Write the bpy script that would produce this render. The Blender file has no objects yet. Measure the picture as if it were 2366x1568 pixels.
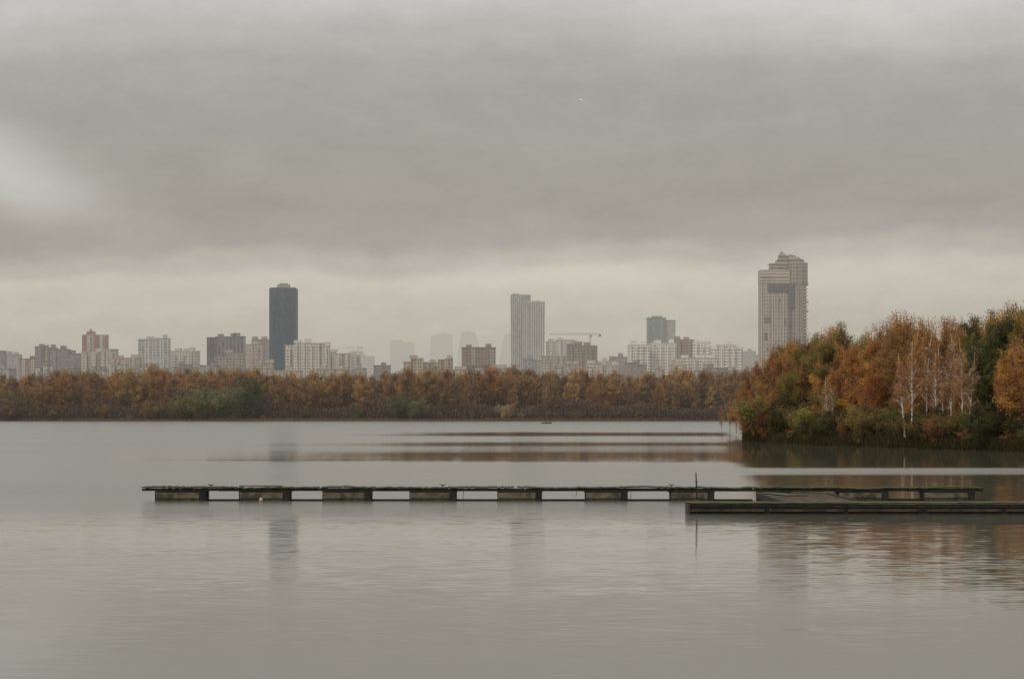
import bpy, math, random
import numpy as np
from mathutils import Vector
random.seed(7)
RNG=np.random.default_rng(11)
SC=bpy.context.scene; COL=SC.collection
F=5586.0; HZ=952.0; CX=1183.0; H=4.0
def wx(px,Y): return (px-CX)/F*Y
def wz(py,Y): return H+(HZ-py)/F*Y
def lin(c): return tuple(((v/255.)/12.92 if v/255.<=0.04045 else ((v/255.+0.055)/1.055)**2.4) for v in c)
def alb(c,g=1.3,mx=.8): return tuple(min(mx,v*g) for v in lin(c))
# ---------------------------------------------------------------- nodes
class NT:
    def __init__(s,tree): s.t=tree; s.N=tree.nodes; s.L=tree.links
    def set(s,sock,v):
        if isinstance(v,bpy.types.NodeSocket): s.L.new(v,sock)
        elif v is not None:
            if isinstance(v,(tuple,list)) and len(v)==3 and sock.type=='RGBA': v=(*v,1)
            sock.default_value=v
    def n(s,typ,ins=None,**kw):
        nd=s.N.new(typ)
        for k,v in kw.items(): setattr(nd,k,v)
        for k,v in (ins or {}).items(): s.set(nd.inputs[k],v)
        return nd
    def m(s,op,a,b=None,c=None,clamp=False):
        nd=s.N.new('ShaderNodeMath'); nd.operation=op; nd.use_clamp=clamp
        s.set(nd.inputs[0],a)
        if b is not None: s.set(nd.inputs[1],b)
        if c is not None: s.set(nd.inputs[2],c)
        return nd.outputs[0]
    def mixc(s,f,a,b,mode='MIX'):
        nd=s.N.new('ShaderNodeMix'); nd.data_type='RGBA'; nd.blend_type=mode
        s.set(nd.inputs[0],f); s.set(nd.inputs[6],a); s.set(nd.inputs[7],b); return nd.outputs[2]
    def mixf(s,f,a,b):
        nd=s.N.new('ShaderNodeMix'); nd.data_type='FLOAT'
        s.set(nd.inputs[0],f); s.set(nd.inputs[2],a); s.set(nd.inputs[3],b); return nd.outputs[0]
    def sep(s,v):
        nd=s.N.new('ShaderNodeSeparateXYZ'); s.set(nd.inputs[0],v); return nd.outputs
    def comb(s,x,y,z):
        nd=s.N.new('ShaderNodeCombineXYZ'); s.set(nd.inputs[0],x); s.set(nd.inputs[1],y); s.set(nd.inputs[2],z); return nd.outputs[0]
    def noise(s,vec,scale=1,detail=3,rough=.5):
        return s.n('ShaderNodeTexNoise',{'Scale':scale,'Detail':detail,'Roughness':rough,'Vector':vec})
    def sstep(s,v,a,b,lo=0,hi=1):
        return s.n('ShaderNodeMapRange',{'Value':v,'From Min':a,'From Max':b,'To Min':lo,'To Max':hi},interpolation_type='SMOOTHSTEP').outputs[0]
    def ramp(s,f,stops,interp='LINEAR'):
        nd=s.N.new('ShaderNodeValToRGB'); cr=nd.color_ramp; cr.interpolation=interp
        while len(cr.elements)>1: cr.elements.remove(cr.elements[-1])
        for i,(p,c) in enumerate(stops):
            e=cr.elements[0] if i==0 else cr.elements.new(p)
            e.position=p
            if not isinstance(c,(tuple,list)): c=(c,c,c)
            e.color=(*c[:3],1)
        s.set(nd.inputs[0],f); return nd.outputs[0]
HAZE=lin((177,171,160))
def newmat(name):
    m=bpy.data.materials.new(name); m.use_nodes=True; m.node_tree.nodes.clear(); return m,NT(m.node_tree)
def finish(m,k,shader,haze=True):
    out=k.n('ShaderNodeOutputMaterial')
    if haze:   # aerial haze painted in as emission over the surface, growing with distance and height
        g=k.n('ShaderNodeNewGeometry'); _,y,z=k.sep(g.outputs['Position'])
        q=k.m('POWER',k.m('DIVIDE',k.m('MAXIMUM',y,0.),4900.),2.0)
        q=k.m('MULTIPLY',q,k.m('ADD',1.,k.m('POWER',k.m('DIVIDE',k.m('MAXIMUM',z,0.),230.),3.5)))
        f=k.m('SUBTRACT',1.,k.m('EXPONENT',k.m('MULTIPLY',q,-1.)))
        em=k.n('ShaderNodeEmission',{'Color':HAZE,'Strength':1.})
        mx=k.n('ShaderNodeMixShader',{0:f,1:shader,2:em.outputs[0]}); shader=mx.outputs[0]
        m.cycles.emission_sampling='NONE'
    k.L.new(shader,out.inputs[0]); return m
def pbr(name,c1,c2=None,scale=1.,rough=.8,haze=False,bump=0.,detail=4,wet=None):
    m,k=newmat(name); tc=k.n('ShaderNodeTexCoord').outputs['Object']
    c2=c2 or tuple(v*.7 for v in c1)
    n=k.noise(tc,scale,detail,.6).outputs[0]
    col=k.mixc(k.sstep(n,.35,.65),c1,c2)
    if wet:
        z=k.sep(tc)[2]; n2=k.noise(tc,6.,3).outputs[0]
        col=k.mixc(k.sstep(k.m('ADD',z,k.m('MULTIPLY',n2,.08)),wet[0],wet[1]),(.012,.012,.009),col)
    p=k.n('ShaderNodeBsdfPrincipled',{'Base Color':col,'Roughness':rough})
    if bump:
        b=k.n('ShaderNodeBump',{'Height':n,'Strength':bump,'Distance':.02}); k.L.new(b.outputs[0],p.inputs['Normal'])
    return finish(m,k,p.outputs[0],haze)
# ---------------------------------------------------------------- mesh helpers
class MB:
    def __init__(s): s.v=[]; s.f=[]
    def box(s,x0,x1,y0,y1,z0,z1):
        b=len(s.v); s.v+=[(x0,y0,z0),(x1,y0,z0),(x1,y1,z0),(x0,y1,z0),(x0,y0,z1),(x1,y0,z1),(x1,y1,z1),(x0,y1,z1)]
        s.f+=[tuple(b+i for i in q) for q in((0,3,2,1),(4,5,6,7),(0,1,5,4),(1,2,6,5),(2,3,7,6),(3,0,4,7))]; return s
    def prism(s,poly,z0,z1,top=None):
        top=top or poly; b=len(s.v); n=len(poly)
        s.v+=[(x,y,z0) for x,y in poly]+[(x,y,z1) for x,y in top]
        s.f.append(tuple(b+i for i in range(n))[::-1]); s.f.append(tuple(b+n+i for i in range(n)))
        for i in range(n): j=(i+1)%n; s.f.append((b+i,b+j,b+n+j,b+n+i))
        return s
    def tube(s,pts,rad,seg=6):
        pts=[Vector(p) for p in pts]; b=len(s.v)
        for i,p in enumerate(pts):
            d=(pts[min(i+1,len(pts)-1)]-pts[max(i-1,0)]).normalized()
            a=d.orthogonal().normalized(); c=d.cross(a)
            for q in range(seg):
                t=2*math.pi*q/seg; s.v.append(tuple(p+(a*math.cos(t)+c*math.sin(t))*rad[i]))
        for i in range(len(pts)-1):
            for q in range(seg):
                r=(q+1)%seg; s.f.append((b+i*seg+q,b+i*seg+r,b+(i+1)*seg+r,b+(i+1)*seg+q))
        s.f.append(tuple(b+q for q in range(seg))[::-1]); s.f.append(tuple(b+(len(pts)-1)*seg+q for q in range(seg))); return s
    def mesh(s,name,mat,smooth=False):
        me=bpy.data.meshes.new(name); me.from_pydata(s.v,[],s.f); me.update()
        if mat: me.materials.append(mat)
        if smooth: me.polygons.foreach_set('use_smooth',[True]*len(me.polygons))
        return me
def addobj(name,data,parent=None,loc=(0,0,0),rot=0):
    o=bpy.data.objects.new(name,data); COL.objects.link(o); o.location=loc; o.rotation_euler[2]=rot
    if parent: o.parent=parent
    return o
def tag(o,label,cat,group=None):
    o['label']=label; o['category']=cat
    if group: o['group']=group
    return o
def thing(name,label,cat,loc,rot=0,group=None):
    o=addobj(name,None,None,loc,rot); o.empty_display_size=.5; return tag(o,label,cat,group)
def part(par,name,mb,mat,label=None,smooth=False,bevel=0):
    o=addobj(name,mb.mesh(name,mat,smooth),par)
    if bevel:
        b=o.modifiers.new('bevel','BEVEL'); b.width=bevel; b.segments=2
    if label: o['label']=label
    return o
# ---------------------------------------------------------------- world
w=bpy.data.worlds.new("World"); SC.world=w; w.use_nodes=True
k=NT(w.node_tree); k.N.clear()
SUN_EL=math.radians(42); SUN_AZ=math.radians(215)
sky=k.n('ShaderNodeTexSky',sky_type='NISHITA',sun_disc=False,sun_elevation=SUN_EL,sun_rotation=SUN_AZ)
d=k.n('ShaderNodeTexCoord').outputs['Generated']; X,Y_,Z=k.sep(d)
az=k.m('ARCTAN2',X,Y_)
n1=k.noise(k.comb(k.m('MULTIPLY',az,8.),k.m('MULTIPLY',Z,18.),3.3),1.,3,.5).outputs[0]
n2=k.noise(k.comb(k.m('MULTIPLY',az,26.),k.m('MULTIPLY',Z,60.),8.1),1.,5,.6).outputs[0]
v=k.m('ADD',Z,k.m('MULTIPLY',k.m('SUBTRACT',n1,.5),.022))
v=k.m('ADD',v,k.m('MULTIPLY',k.m('SUBTRACT',n2,.5),.013))
v=k.m('ADD',v,k.m('MULTIPLY',k.sstep(az,-.21,-.05,-1.,0.),-.006))
S=[(0,(171,165,154)),(.02,(173,167,156)),(.035,(179,173,162)),(.050,(186,180,169)),(.0580,(189,183,172)),(.066,(176,170,161)),(.074,(160,154,146)),(.085,(154,149,141)),
   (.10,(156,152,144)),(.125,(157,154,147)),(.14,(163,160,154)),(.155,(175,173,168)),(.17,(186,185,181)),(.2,(188,187,184))]
col=k.ramp(k.m('MULTIPLY',v,5.),[(p*5,lin(c)) for p,c in S],'EASE')
def gauss(a0,aw,z0,zw,tilt=0.):
    zz=k.m('ADD',Z,k.m('MULTIPLY',k.m('SUBTRACT',az,a0),tilt))
    a=k.m('POWER',k.m('ABSOLUTE',k.m('DIVIDE',k.m('SUBTRACT',az,a0),aw)),2.); b=k.m('POWER',k.m('ABSOLUTE',k.m('DIVIDE',k.m('SUBTRACT',k.m('ADD',zz,k.m('MULTIPLY',k.m('SUBTRACT',n1,.5),.03)),z0),zw)),2.)
    return k.m('EXPONENT',k.m('MULTIPLY',k.m('ADD',a,b),-1.))
n3=k.noise(k.comb(k.m('MULTIPLY',az,14.),k.m('MULTIPLY',Z,40.),1.7),1.,5,.6).outputs[0]
n4=k.noise(k.comb(k.m('MULTIPLY',az,55.),k.m('MULTIPLY',Z,95.),5.7),1.,5,.7).outputs[0]
gain=k.m('ADD',1.,k.m('MULTIPLY',k.m('SUBTRACT',n3,.5),.28))
gain=k.m('ADD',gain,k.m('MULTIPLY',k.m('SUBTRACT',n4,.5),.15))
lp=k.m('ADD',k.m('MULTIPLY',gauss(-.225,.050,.104,.012,.28),.40),k.m('MULTIPLY',gauss(-.20,.045,.088,.009,.15),.22))
gain=k.m('ADD',gain,lp)
gain=k.m('ADD',gain,k.m('MULTIPLY',gauss(.13,.07,.165,.012),.14))
gain=k.m('ADD',gain,k.m('MULTIPLY',gauss(0.02,.08,.057,.007),.06))
gain=k.m('MULTIPLY',gain,k.sstep(Z,.2,.95,1.,1.6))
gain=k.m('MULTIPLY',gain,k.sstep(Z,-.25,-.01,.3,1.))
clouds=k.mixc(1.,col,k.comb(gain,k.m('MULTIPLY',gain,k.m('ADD',1.,k.m('MULTIPLY',lp,.05))),k.m('MULTIPLY',gain,k.m('ADD',1.,k.m('MULTIPLY',lp,.12)))),'MULTIPLY')
bg=k.n('ShaderNodeBackground',{'Color':clouds,'Strength':1.12})
bg2=k.n('ShaderNodeBackground',{'Color':sky.outputs[0],'Strength':.08})
mx=k.n('ShaderNodeMixShader',{0:.98,1:bg2.outputs[0],2:bg.outputs[0]})
k.L.new(mx.outputs[0],k.n('ShaderNodeOutputWorld').inputs[0])
sd=bpy.data.lights.new('sun','SUN'); sd.energy=1.0; sd.angle=math.radians(20); sd.color=(1,.95,.87)
so=addobj('sun',sd); so.rotation_euler=(math.radians(50),0,math.radians(-35))
# ---------------------------------------------------------------- camera
cd=bpy.data.cameras.new('camera'); cd.lens=85; cd.sensor_width=36; cd.shift_y=(HZ-784)/2366; cd.clip_end=60000; cd.clip_start=.5
co=addobj('camera',cd,None,(0,0,H)); co.rotation_euler=(math.pi/2,0,0); SC.camera=co
SC.view_settings.view_transform='Standard'; SC.view_settings.look='None'; SC.view_settings.exposure=0
# ---------------------------------------------------------------- water
m,k=newmat('lake_water')
P=k.n('ShaderNodeNewGeometry').outputs['Position']; X,Yw,_=k.sep(P)
Ysafe=k.m('MAXIMUM',Yw,20.)
wn=k.noise(k.comb(k.m('MULTIPLY',X,.03),k.m('MULTIPLY',Yw,.02),0.),1.,4,.6).outputs[0]
wn2=k.noise(k.comb(k.m('MULTIPLY',X,.012),k.m('MULTIPLY',Yw,.05),4.),1.,4,.6).outputs[0]
s=k.m('DIVIDE',22344.,Ysafe)
s=k.m('MULTIPLY',s,k.m('ADD',1.,k.m('MULTIPLY',k.m('SUBTRACT',wn,.5),.04)))
st=[(0,.26),(42,.25),(48,.05),(53,.05),(58,.17),(67,.16),(71,.05),(76,.05),(81,.12),(91,.08),(95,.03),(112,.03),(119,.2),(150,.22),(195,.27),(215,.24),(235,.13),(260,.08),(400,.08),(616,.11)]
R1=k.ramp(k.m('DIVIDE',s,620.),[(a/620.,b) for a,b in st])
xm=k.sstep(k.m('ADD',X,k.m('MULTIPLY',k.m('SUBTRACT',wn2,.5),60.)),-48.,-4.)
R1=k.mixf(k.m('MULTIPLY',k.m('SUBTRACT',1.,xm),k.sstep(Yw,130.,190.)),R1,.24)
lee=k.sstep(k.m('SUBTRACT',X,k.m('MULTIPLY',Yw,.088)),-1.,3.)
st2=[(0,.2),(60,.15),(68,.02),(126,.02),(131,.24),(141,.24),(147,.05),(200,.04),(400,.05),(616,.1)]
R2=k.ramp(k.m('DIVIDE',s,620.),[(a/620.,b) for a,b in st2])
R=k.mixf(lee,R1,R2)
R=k.m('MULTIPLY',R,k.sstep(wn2,.3,.7,.85,1.15))
c1=k.noise(k.comb(k.m('MULTIPLY',X,.28),k.m('MULTIPLY',Yw,1.1),0.),1.,2,.5).outputs['Color']
c2=k.noise(k.comb(k.m('MULTIPLY',X,1.4),k.m('MULTIPLY',Yw,5.4),5.),1.,3,.55).outputs['Color']
a=k.sep(c1); b=k.sep(c2)
patch=k.noise(k.comb(k.m('MULTIPLY',X,.035),k.m('MULTIPLY',Yw,.13),9.),1.,3,.6).outputs[0]
amp=k.m('MULTIPLY',k.sstep(patch,.35,.65,.6,1.25),k.m('MULTIPLY',k.sstep(Yw,110.,240.,1.,.18),k.sstep(Yw,38.,62.,.6,1.)))
def slope(i,g1,g2): return k.m('MULTIPLY',amp,k.m('ADD',k.m('MULTIPLY',k.m('SUBTRACT',a[i],.5),g1),k.m('MULTIPLY',k.m('SUBTRACT',b[i],.5),g2)))
nv=k.n('ShaderNodeVectorMath',{0:k.comb(slope(0,.035,.06),slope(1,.016,.076),1.)},operation='NORMALIZE').outputs[0]
p=k.n('ShaderNodeBsdfPrincipled',{'Base Color':(.14,.132,.105),'Roughness':R,'IOR':1.6,'Normal':nv})
finish(m,k,p.outputs[0],False); WATER=m
me=MB(); me.v=[(-9000,-300,0),(9000,-300,0),(9000,1500,0),(-9000,1500,0)]; me.f=[(0,1,2,3)]
o=addobj('water',me.mesh('water',WATER)); o['kind']='structure'
# ---------------------------------------------------------------- ground
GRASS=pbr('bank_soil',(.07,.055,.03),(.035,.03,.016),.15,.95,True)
def sheet(name,front,back,z,mat):
    mb=MB(); n=len(front)
    for (x,y) in front: mb.v.append((x,y-1.5,-.4))
    for (x,y) in front: mb.v.append((x,y+1.5,z))
    for (x,y) in back: mb.v.append((x,y,z))
    for i in range(n-1):
        mb.f.append((i,i+1,n+i+1,n+i)); mb.f.append((n+i,n+i+1,2*n+i+1,2*n+i))
    o=addobj(name,mb.mesh(name,mat)); o['kind']='structure'; return o
xs=np.concatenate([[-9000,-3000,-900],np.arange(-420,421,6),[900,3000,9000]])
front=[(x,1112+6*math.sin(x*.021)+3*math.sin(x*.083+1)) for x in xs]
sheet('ground',front,[(x*1.8,34000) for x in xs],.9,GRASS)
shore=[(400,60),(210,120),(110,185),(70,222),(52,246),(47,262),(43.5,280),(40,298),(37.2,314),(34.2,330),(34,341),(37,365),(39,400),(42,440),(48,470),(65,505),(120,560),(400,640)]
sp=[]
for i in range(len(shore)-1):
    n=6
    for j in range(n):
        t=j/n; x=shore[i][0]*(1-t)+shore[i+1][0]*t; y=shore[i][1]*(1-t)+shore[i+1][1]*t
        if 20<x<80: x+=.5*math.sin(y*.8)+.4*math.sin(y*.31)
        sp.append((x,y))
sp.append(shore[-1])
mb=MB(); n=len(sp)
cx,cy=200.,330.
for sc,z in((1.0,-.4),(.985,.35),(.93,.7),(0.02,1.0)):
    for x,y in sp: mb.v.append((cx+(x-cx)*sc,cy+(y-cy)*sc,z))
for r in range(3):
    for i in range(n-1): mb.f.append((r*n+i,r*n+i+1,(r+1)*n+i+1,(r+1)*n+i)[::-1])
o=addobj('terrain',mb.mesh('t',GRASS)); o['kind']='structure'
# ---------------------------------------------------------------- trees
def leafmat(name,attr=False,trans=.42):
    m,k=newmat(name); oi=k.n('ShaderNodeObjectInfo')
    t=k.n('ShaderNodeAttribute',attribute_name='tint').outputs['Fac']
    base=k.n('ShaderNodeAttribute',attribute_name='leafcol').outputs['Color'] if attr else oi.outputs['Color']
    hs=k.n('ShaderNodeHueSaturation',{'Hue':k.m('ADD',.5,k.m('MULTIPLY',k.m('SUBTRACT',t,.5),.05)),'Saturation':k.m('ADD',.8,k.m('MULTIPLY',t,.2)),'Value':k.m('ADD',.6,k.m('MULTIPLY',t,.9)),'Color':base}).outputs[0]
    df=k.n('ShaderNodeBsdfDiffuse',{'Color':hs}).outputs[0]; tr=k.n('ShaderNodeBsdfTranslucent',{'Color':hs}).outputs[0]
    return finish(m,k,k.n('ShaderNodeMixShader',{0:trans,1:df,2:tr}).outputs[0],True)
LEAF=leafmat('autumn_leaves'); LEAFA=leafmat('wood_leaves',True)
def barkmat(name,c1,c2,sc,thr):
    m,k=newmat(name); tc=k.n('ShaderNodeTexCoord').outputs['Object']; x,y,z=k.sep(tc)
    n=k.noise(k.comb(k.m('MULTIPLY',x,sc*.5),k.m('MULTIPLY',y,sc*.5),k.m('MULTIPLY',z,sc)),1.,3,.6).outputs[0]
    p=k.n('ShaderNodeBsdfPrincipled',{'Base Color':k.mixc(k.sstep(n,thr-.04,thr+.04),c1,c2),'Roughness':.85})
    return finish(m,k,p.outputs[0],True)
BIRCH=barkmat('birch_bark',(.68,.60,.49),(.16,.125,.09),2.,.56)
BROWN=barkmat('brown_bark',(.15,.115,.085),(.06,.048,.038),4.,.5)
PURP=barkmat('bare_twig_bark',(.15,.105,.088),(.07,.052,.046),.4,.5)
def gen(seed,Ht,R,base,nleaf,leaf,style,seg=5,nl=24,sub=4,leafspread=.1,tr=None,bend=.04):
    r=np.random.default_rng(seed); mb=MB()
    lean=r.normal(0,bend,2)*Ht; segs=[]
    def tp(t): return np.array([lean[0]*t*t+math.sin(t*5+seed)*.014*Ht,lean[1]*t*t+math.cos(t*4+seed)*.010*Ht,Ht*.97*t])
    r0=Ht*(tr or (.010 if style=='birch' else .014))
    stems=[(0,0)]
    if style in('willow','shrub'): stems=[tuple(r.normal(0,R*.3,2)) for _ in range(5 if style=='willow' else 6)]
    for sx,sy in stems:
        N=7; kf=1.0 if len(stems)==1 else r.uniform(.6,.99)
        def tp2(t,sx=sx,sy=sy,kf=kf):
            p=tp(t)*np.array([1,1,kf])
            if len(stems)>1: p=p+np.array([sx,sy,0])*(t*1.7+.1)
            return p
        mb.tube([tp2(i/N) for i in range(N+1)],[max(.012,r0*(1-.88*i/N)/(len(stems)**.5)) for i in range(N+1)],seg)
        for j in range(max(3,nl//len(stems))):
            t=base+(1-base)*((j+r.uniform(0,1))/(nl//len(stems)))**.85; t=min(t,.975)
            tt=(t-base)/(1-base)
            env=(math.sin(math.pi*min(1,(tt*.78+.16))**.9))**.7 if style!='birch' else (math.sin(math.pi*(tt*.88+.11)**.8))**.9
            a=r.uniform(0,2*math.pi); L=R*max(.2,env)*r.uniform(.5,1.2)*(1. if len(stems)==1 else .8)
            up={'birch':r.uniform(.9,2.2),'oak':r.uniform(.5,1.5),'willow':r.uniform(.2,1.0),'shrub':r.uniform(.3,1.3)}[style]
            p0=tp2(t*(.88)); dr=np.array([math.cos(a),math.sin(a),up]); pts=[p0]
            for q in range(1,4):
                f=q/3.; dz=-(L*.35*f*f if style=='birch' else L*.12*f*f)
                pts.append(p0+dr*L*f/(1+.12*up)+np.array([0,0,dz])+r.normal(0,L*.05,3))
            mb.tube(pts,[r0*.4*(1-t*.6),r0*.28*(1-t*.6),r0*.16,r0*.07],3)
            ctint=r.uniform(.1,.9)
            segs.append((pts[1],pts[3],ctint,1.))
            for q in range(sub):
                f=r.uniform(.3,1.); i=min(2,int(f*3)); b0=pts[i]+(pts[i+1]-pts[i])*(f*3-i if f<1 else 1)
                dd=r.normal(0,1,3); dd[2]=abs(dd[2])*.9-(.4 if style=='birch' else 0); dd/=np.linalg.norm(dd)
                e=b0+dd*L*r.uniform(.3,.6); mb.tube([b0,e],[r0*.12,r0*.04],3)
                segs.append((b0,e,ctint+r.uniform(-.2,.2),.8))
        for q in range(4):
            dd=r.normal(0,.3,3); dd[2]=1; segs.append((tp2(.85),tp2(.85)+dd*Ht*.13,r.uniform(.3,.8),1.))
    A=np.array([s_[0] for s_ in segs]); B=np.array([s_[1] for s_ in segs]); T=np.array([s_[2] for s_ in segs])
    Wt=np.linalg.norm(B-A,axis=1)**.8*r.uniform(.1,1.9,len(A)); Wt/=Wt.sum()
    idx=r.choice(len(A),nleaf,p=Wt); u=r.uniform(.1,1.1,nleaf)[:,None]
    c=A[idx]+(B[idx]-A[idx])*u+r.normal(0,1,(nleaf,3))*R*leafspread
    if style=='birch': c[:,2]-=r.exponential(.045*Ht,nleaf)*.6
    c[:,2]=np.maximum(c[:,2],.12)
    nn=r.normal(0,1,(nleaf,3)); nn[:,2]*=1.3; nn/=np.linalg.norm(nn,axis=1)[:,None]
    h=r.normal(0,1,(nleaf,3)); a_=np.cross(nn,h); a_/=np.linalg.norm(a_,axis=1)[:,None]; b_=np.cross(nn,a_)
    sz=leaf*r.uniform(.5,1.1,nleaf)[:,None]
    a_*=sz*.5; b_*=sz*.34
    V=np.stack([c-a_,c-b_,c+a_,c+b_],1).reshape(-1,3)
    tint=np.clip(T[idx]+r.normal(0,.12,nleaf),0,1)
    return mb,V,np.repeat(tint,4)
def quadmesh(name,V,tint,mat,extra=None,cols=None):
    me=bpy.data.meshes.new(name); nq=len(V)//4
    faces=np.arange(nq*4).reshape(-1,4)
    if extra:
        ev=np.array(extra[0].v).reshape(-1,3); off=len(V)
        allv=np.vstack([V,ev]); loops=list(faces.reshape(-1)); starts=list(range(0,nq*4,4)); mi=[0]*nq; c=nq*4
        for f in extra[0].f:
            starts.append(c); loops+= [off+i for i in f]; c+=len(f); mi.append(1)
        tint=np.concatenate([tint,np.full(len(ev),.5)])
        if cols is not None: cols=np.vstack([cols,np.full((len(ev),3),.05)])
    else: allv=V; loops=faces.reshape(-1); starts=np.arange(0,nq*4,4); mi=None
    me.vertices.add(len(allv)); me.vertices.foreach_set('co',np.asarray(allv,dtype=np.float32).reshape(-1))
    me.loops.add(len(loops)); me.loops.foreach_set('vertex_index',np.asarray(loops,dtype=np.int32))
    me.polygons.add(len(starts)); me.polygons.foreach_set('loop_start',np.asarray(starts,dtype=np.int32))
    me.materials.append(mat)
    if extra: me.materials.append(extra[1]); me.polygons.foreach_set('material_index',np.asarray(mi,dtype=np.int32))
    me.update(calc_edges=True)
    at=me.attributes.new('tint','FLOAT','POINT'); at.data.foreach_set('value',np.asarray(tint,dtype=np.float32))
    if cols is not None:
        ca=me.attributes.new('leafcol','FLOAT_COLOR','POINT'); ca.data.foreach_set('color',np.hstack([cols,np.ones((len(cols),1))]).astype(np.float32).reshape(-1))
    return me
OR=(.48,.21,.05); OR2=(.53,.26,.06); BR=(.36,.175,.06); YE=(.42,.29,.075); OL=(.25,.185,.052); GR=(.15,.145,.05); DG=(.10,.09,.036); RU=(.42,.175,.055)
NEAR={}
for nm,style,Rr,base,cnt,leaf,nl,bark,seeds,tr_ in(
    ('birch','birch',2.1,.22,15000,.18,52,BROWN,(1,2,3,4,5,6),None),
    ('white','birch',1.9,.34,4200,.17,44,BIRCH,(51,52,53,54),.011),
    ('oak','oak',2.6,.16,19000,.195,50,BROWN,(11,12,13),None),
    ('willow','willow',3.2,.08,26000,.19,60,BROWN,(21,22,23),None),
    ('sparse','birch',2.0,.22,4800,.18,50,BROWN,(31,32,33),None),
    ('shrub','shrub',2.2,.03,9000,.18,36,BROWN,(41,42,43,44),None)):
    Hs={'shrub':4.,'willow':11.}.get(nm,15.)
    NEAR[nm]=[]
    for sd_ in seeds:
        mb,V,t=gen(sd_,Hs,Rr,base,cnt,leaf,style,6,nl,5,.09,tr_,.07 if nm=='white' else .035)
        NEAR[nm].append((mb.mesh('trunk',bark),quadmesh('crown',V,t,LEAF),Hs))
KIND={'birch':('birch_tree','birch'),'white':('birch_tree','birch'),'oak':('broadleaf_tree','tree'),'willow':('willow_tree','willow'),'sparse':('broadleaf_tree','tree'),'shrub':('shore_shrub','bush')}
def colname(c): return {OR:'orange',OR2:'golden orange',BR:'russet brown',YE:'yellow',OL:'olive green',GR:'green',DG:'dark green',RU:'rust red'}[c]
LB={'birch':'slender birch with drooping {} leaves on the shore','white':'half-bare birch with pale white trunk and {} leaves','oak':'upright {} autumn tree in the shoreline wood','willow':'broad many-stemmed {} willow leaning over the water','sparse':'half-bare thin tree with few {} leaves','shrub':'low {} bush at the water edge'}
def tree(px,py,Y,kind,colr,wide=1.,var=None):
    X=wx(px,Y); ht=wz(py,Y)-.4
    ms=NEAR[kind]; t,c,Hs=ms[random.randrange(len(ms)) if var is None else var]
    nm,cat=KIND[kind]; e=thing(nm,LB[kind].format(colname(colr)),cat,(X,Y,.3),random.uniform(0,6.28),'trees and bushes on the wooded headland')
    s=ht/Hs/1.02; q=s*wide*random.uniform(.85,1.2) if kind!='shrub' else s*wide; e.scale=(q,q,s)
    a=addobj('trunk',t,e); b=addobj('crown',c,e); j=random.uniform(.82,1.18)
    b.color=(colr[0]*j,colr[1]*j*random.uniform(.92,1.1),colr[2]*j,1)
    return e
prof=[(1640,915),(1690,880),(1740,815),(1790,778),(1850,768),(1900,747),(1935,733),(1970,750),(2010,738),(2080,700),(2110,715),(2140,712),(2200,716),(2250,706),(2300,698),(2366,674),(2500,662),(2700,650)]
PX=[a for a,b in prof]; PY=[b for a,b in prof]
def top(px): return float(np.interp(px,PX,PY))
SX=[1690,1720,1790,1900,2000,2100,2200,2366,2500,2700]; SY=[347,334,317,297,283,271,260,247,233,216]
def shoreY(px): return float(np.interp(px,SX,SY))
for off,stp,hf in((52,24,1.0),(40,25,1.),(30,27,.98),(21,30,.94),(13,36,.86)):
    px=1764+off*.8
    while px<2640:
        Y=shoreY(px)+off+random.uniform(-3,3); tpy=top(px)+random.choice([-4,0,4,12,22,36])+random.uniform(-2,5)
        tpy=952-(952-tpy)*hf if off<35 else tpy
        if px<1800: kind,c=random.choice([('oak',BR),('oak',OL),('birch',BR)])
        elif px<1890: kind,c=random.choice([('oak',OL),('birch',OL),('birch',BR),('birch',OR)])
        elif px<2050: kind,c=random.choice([('birch',OR),('birch',OR2),('birch',BR),('oak',OL),('birch',OR),('oak',OR)])
        elif px<2260: kind,c=random.choice([('birch',BR),('birch',OR),('sparse',RU),('birch',RU),('birch',OL),('birch',OR),('white',BR),('oak',BR),('white',RU)])
        else: kind,c=random.choice([('oak',OL),('oak',GR),('birch',OR2),('birch',BR),('birch',OR),('birch',OL)])
        tree(px,tpy,Y,kind,c); px+=stp*random.uniform(.6,1.4)
for a in((1668,930,452,'sparse',OR,.8),(1686,905,440,'sparse',BR,.8),(1702,888,425,'sparse',OR,.9),(1718,868,405,'birch',BR,.9),(1734,846,390,'birch',BR),(1752,826,372,'oak',BR,.9),
    (1760,862,345,'oak',BR,.9),(1776,818,343,'oak',BR,.9),(1810,774,338,'oak',OR,.9),(1840,805,320,'willow',OL,.85),(1865,766,330,'oak',OL),(1808,840,324,'willow',BR,.75),
    (1935,728,318,'oak',OL),(1955,780,302,'birch',OR2,1.4),(1985,800,297,'birch',OR2,1.4),(2012,820,291,'birch',OR,1.3),(1935,835,300,'birch',OR,1.3),
    (1908,860,297,'white',BR,1.),(1925,880,296,'white',OL),(2080,698,300,'birch',OR2,1.3),(2088,800,273,'white',OR,.9),(2103,775,272,'white',RU,.9),(2140,710,300,'birch',OR),(2158,800,270,'white',RU,.9),
    (2200,790,264,'white',BR,.9),(2226,765,262,'white',RU,.9),(2240,800,260,'white',BR,.8),(2300,745,268,'oak',GR),(2330,790,254,'birch',OR,1.4),(2356,770,252,'birch',OR2,1.4),(2320,696,285,'birch',OR2),(2285,706,285,'birch',OR2),(2375,672,270,'oak',OL),(2345,678,285,'birch',OL)):
    tree(*a)
px=1724
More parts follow.
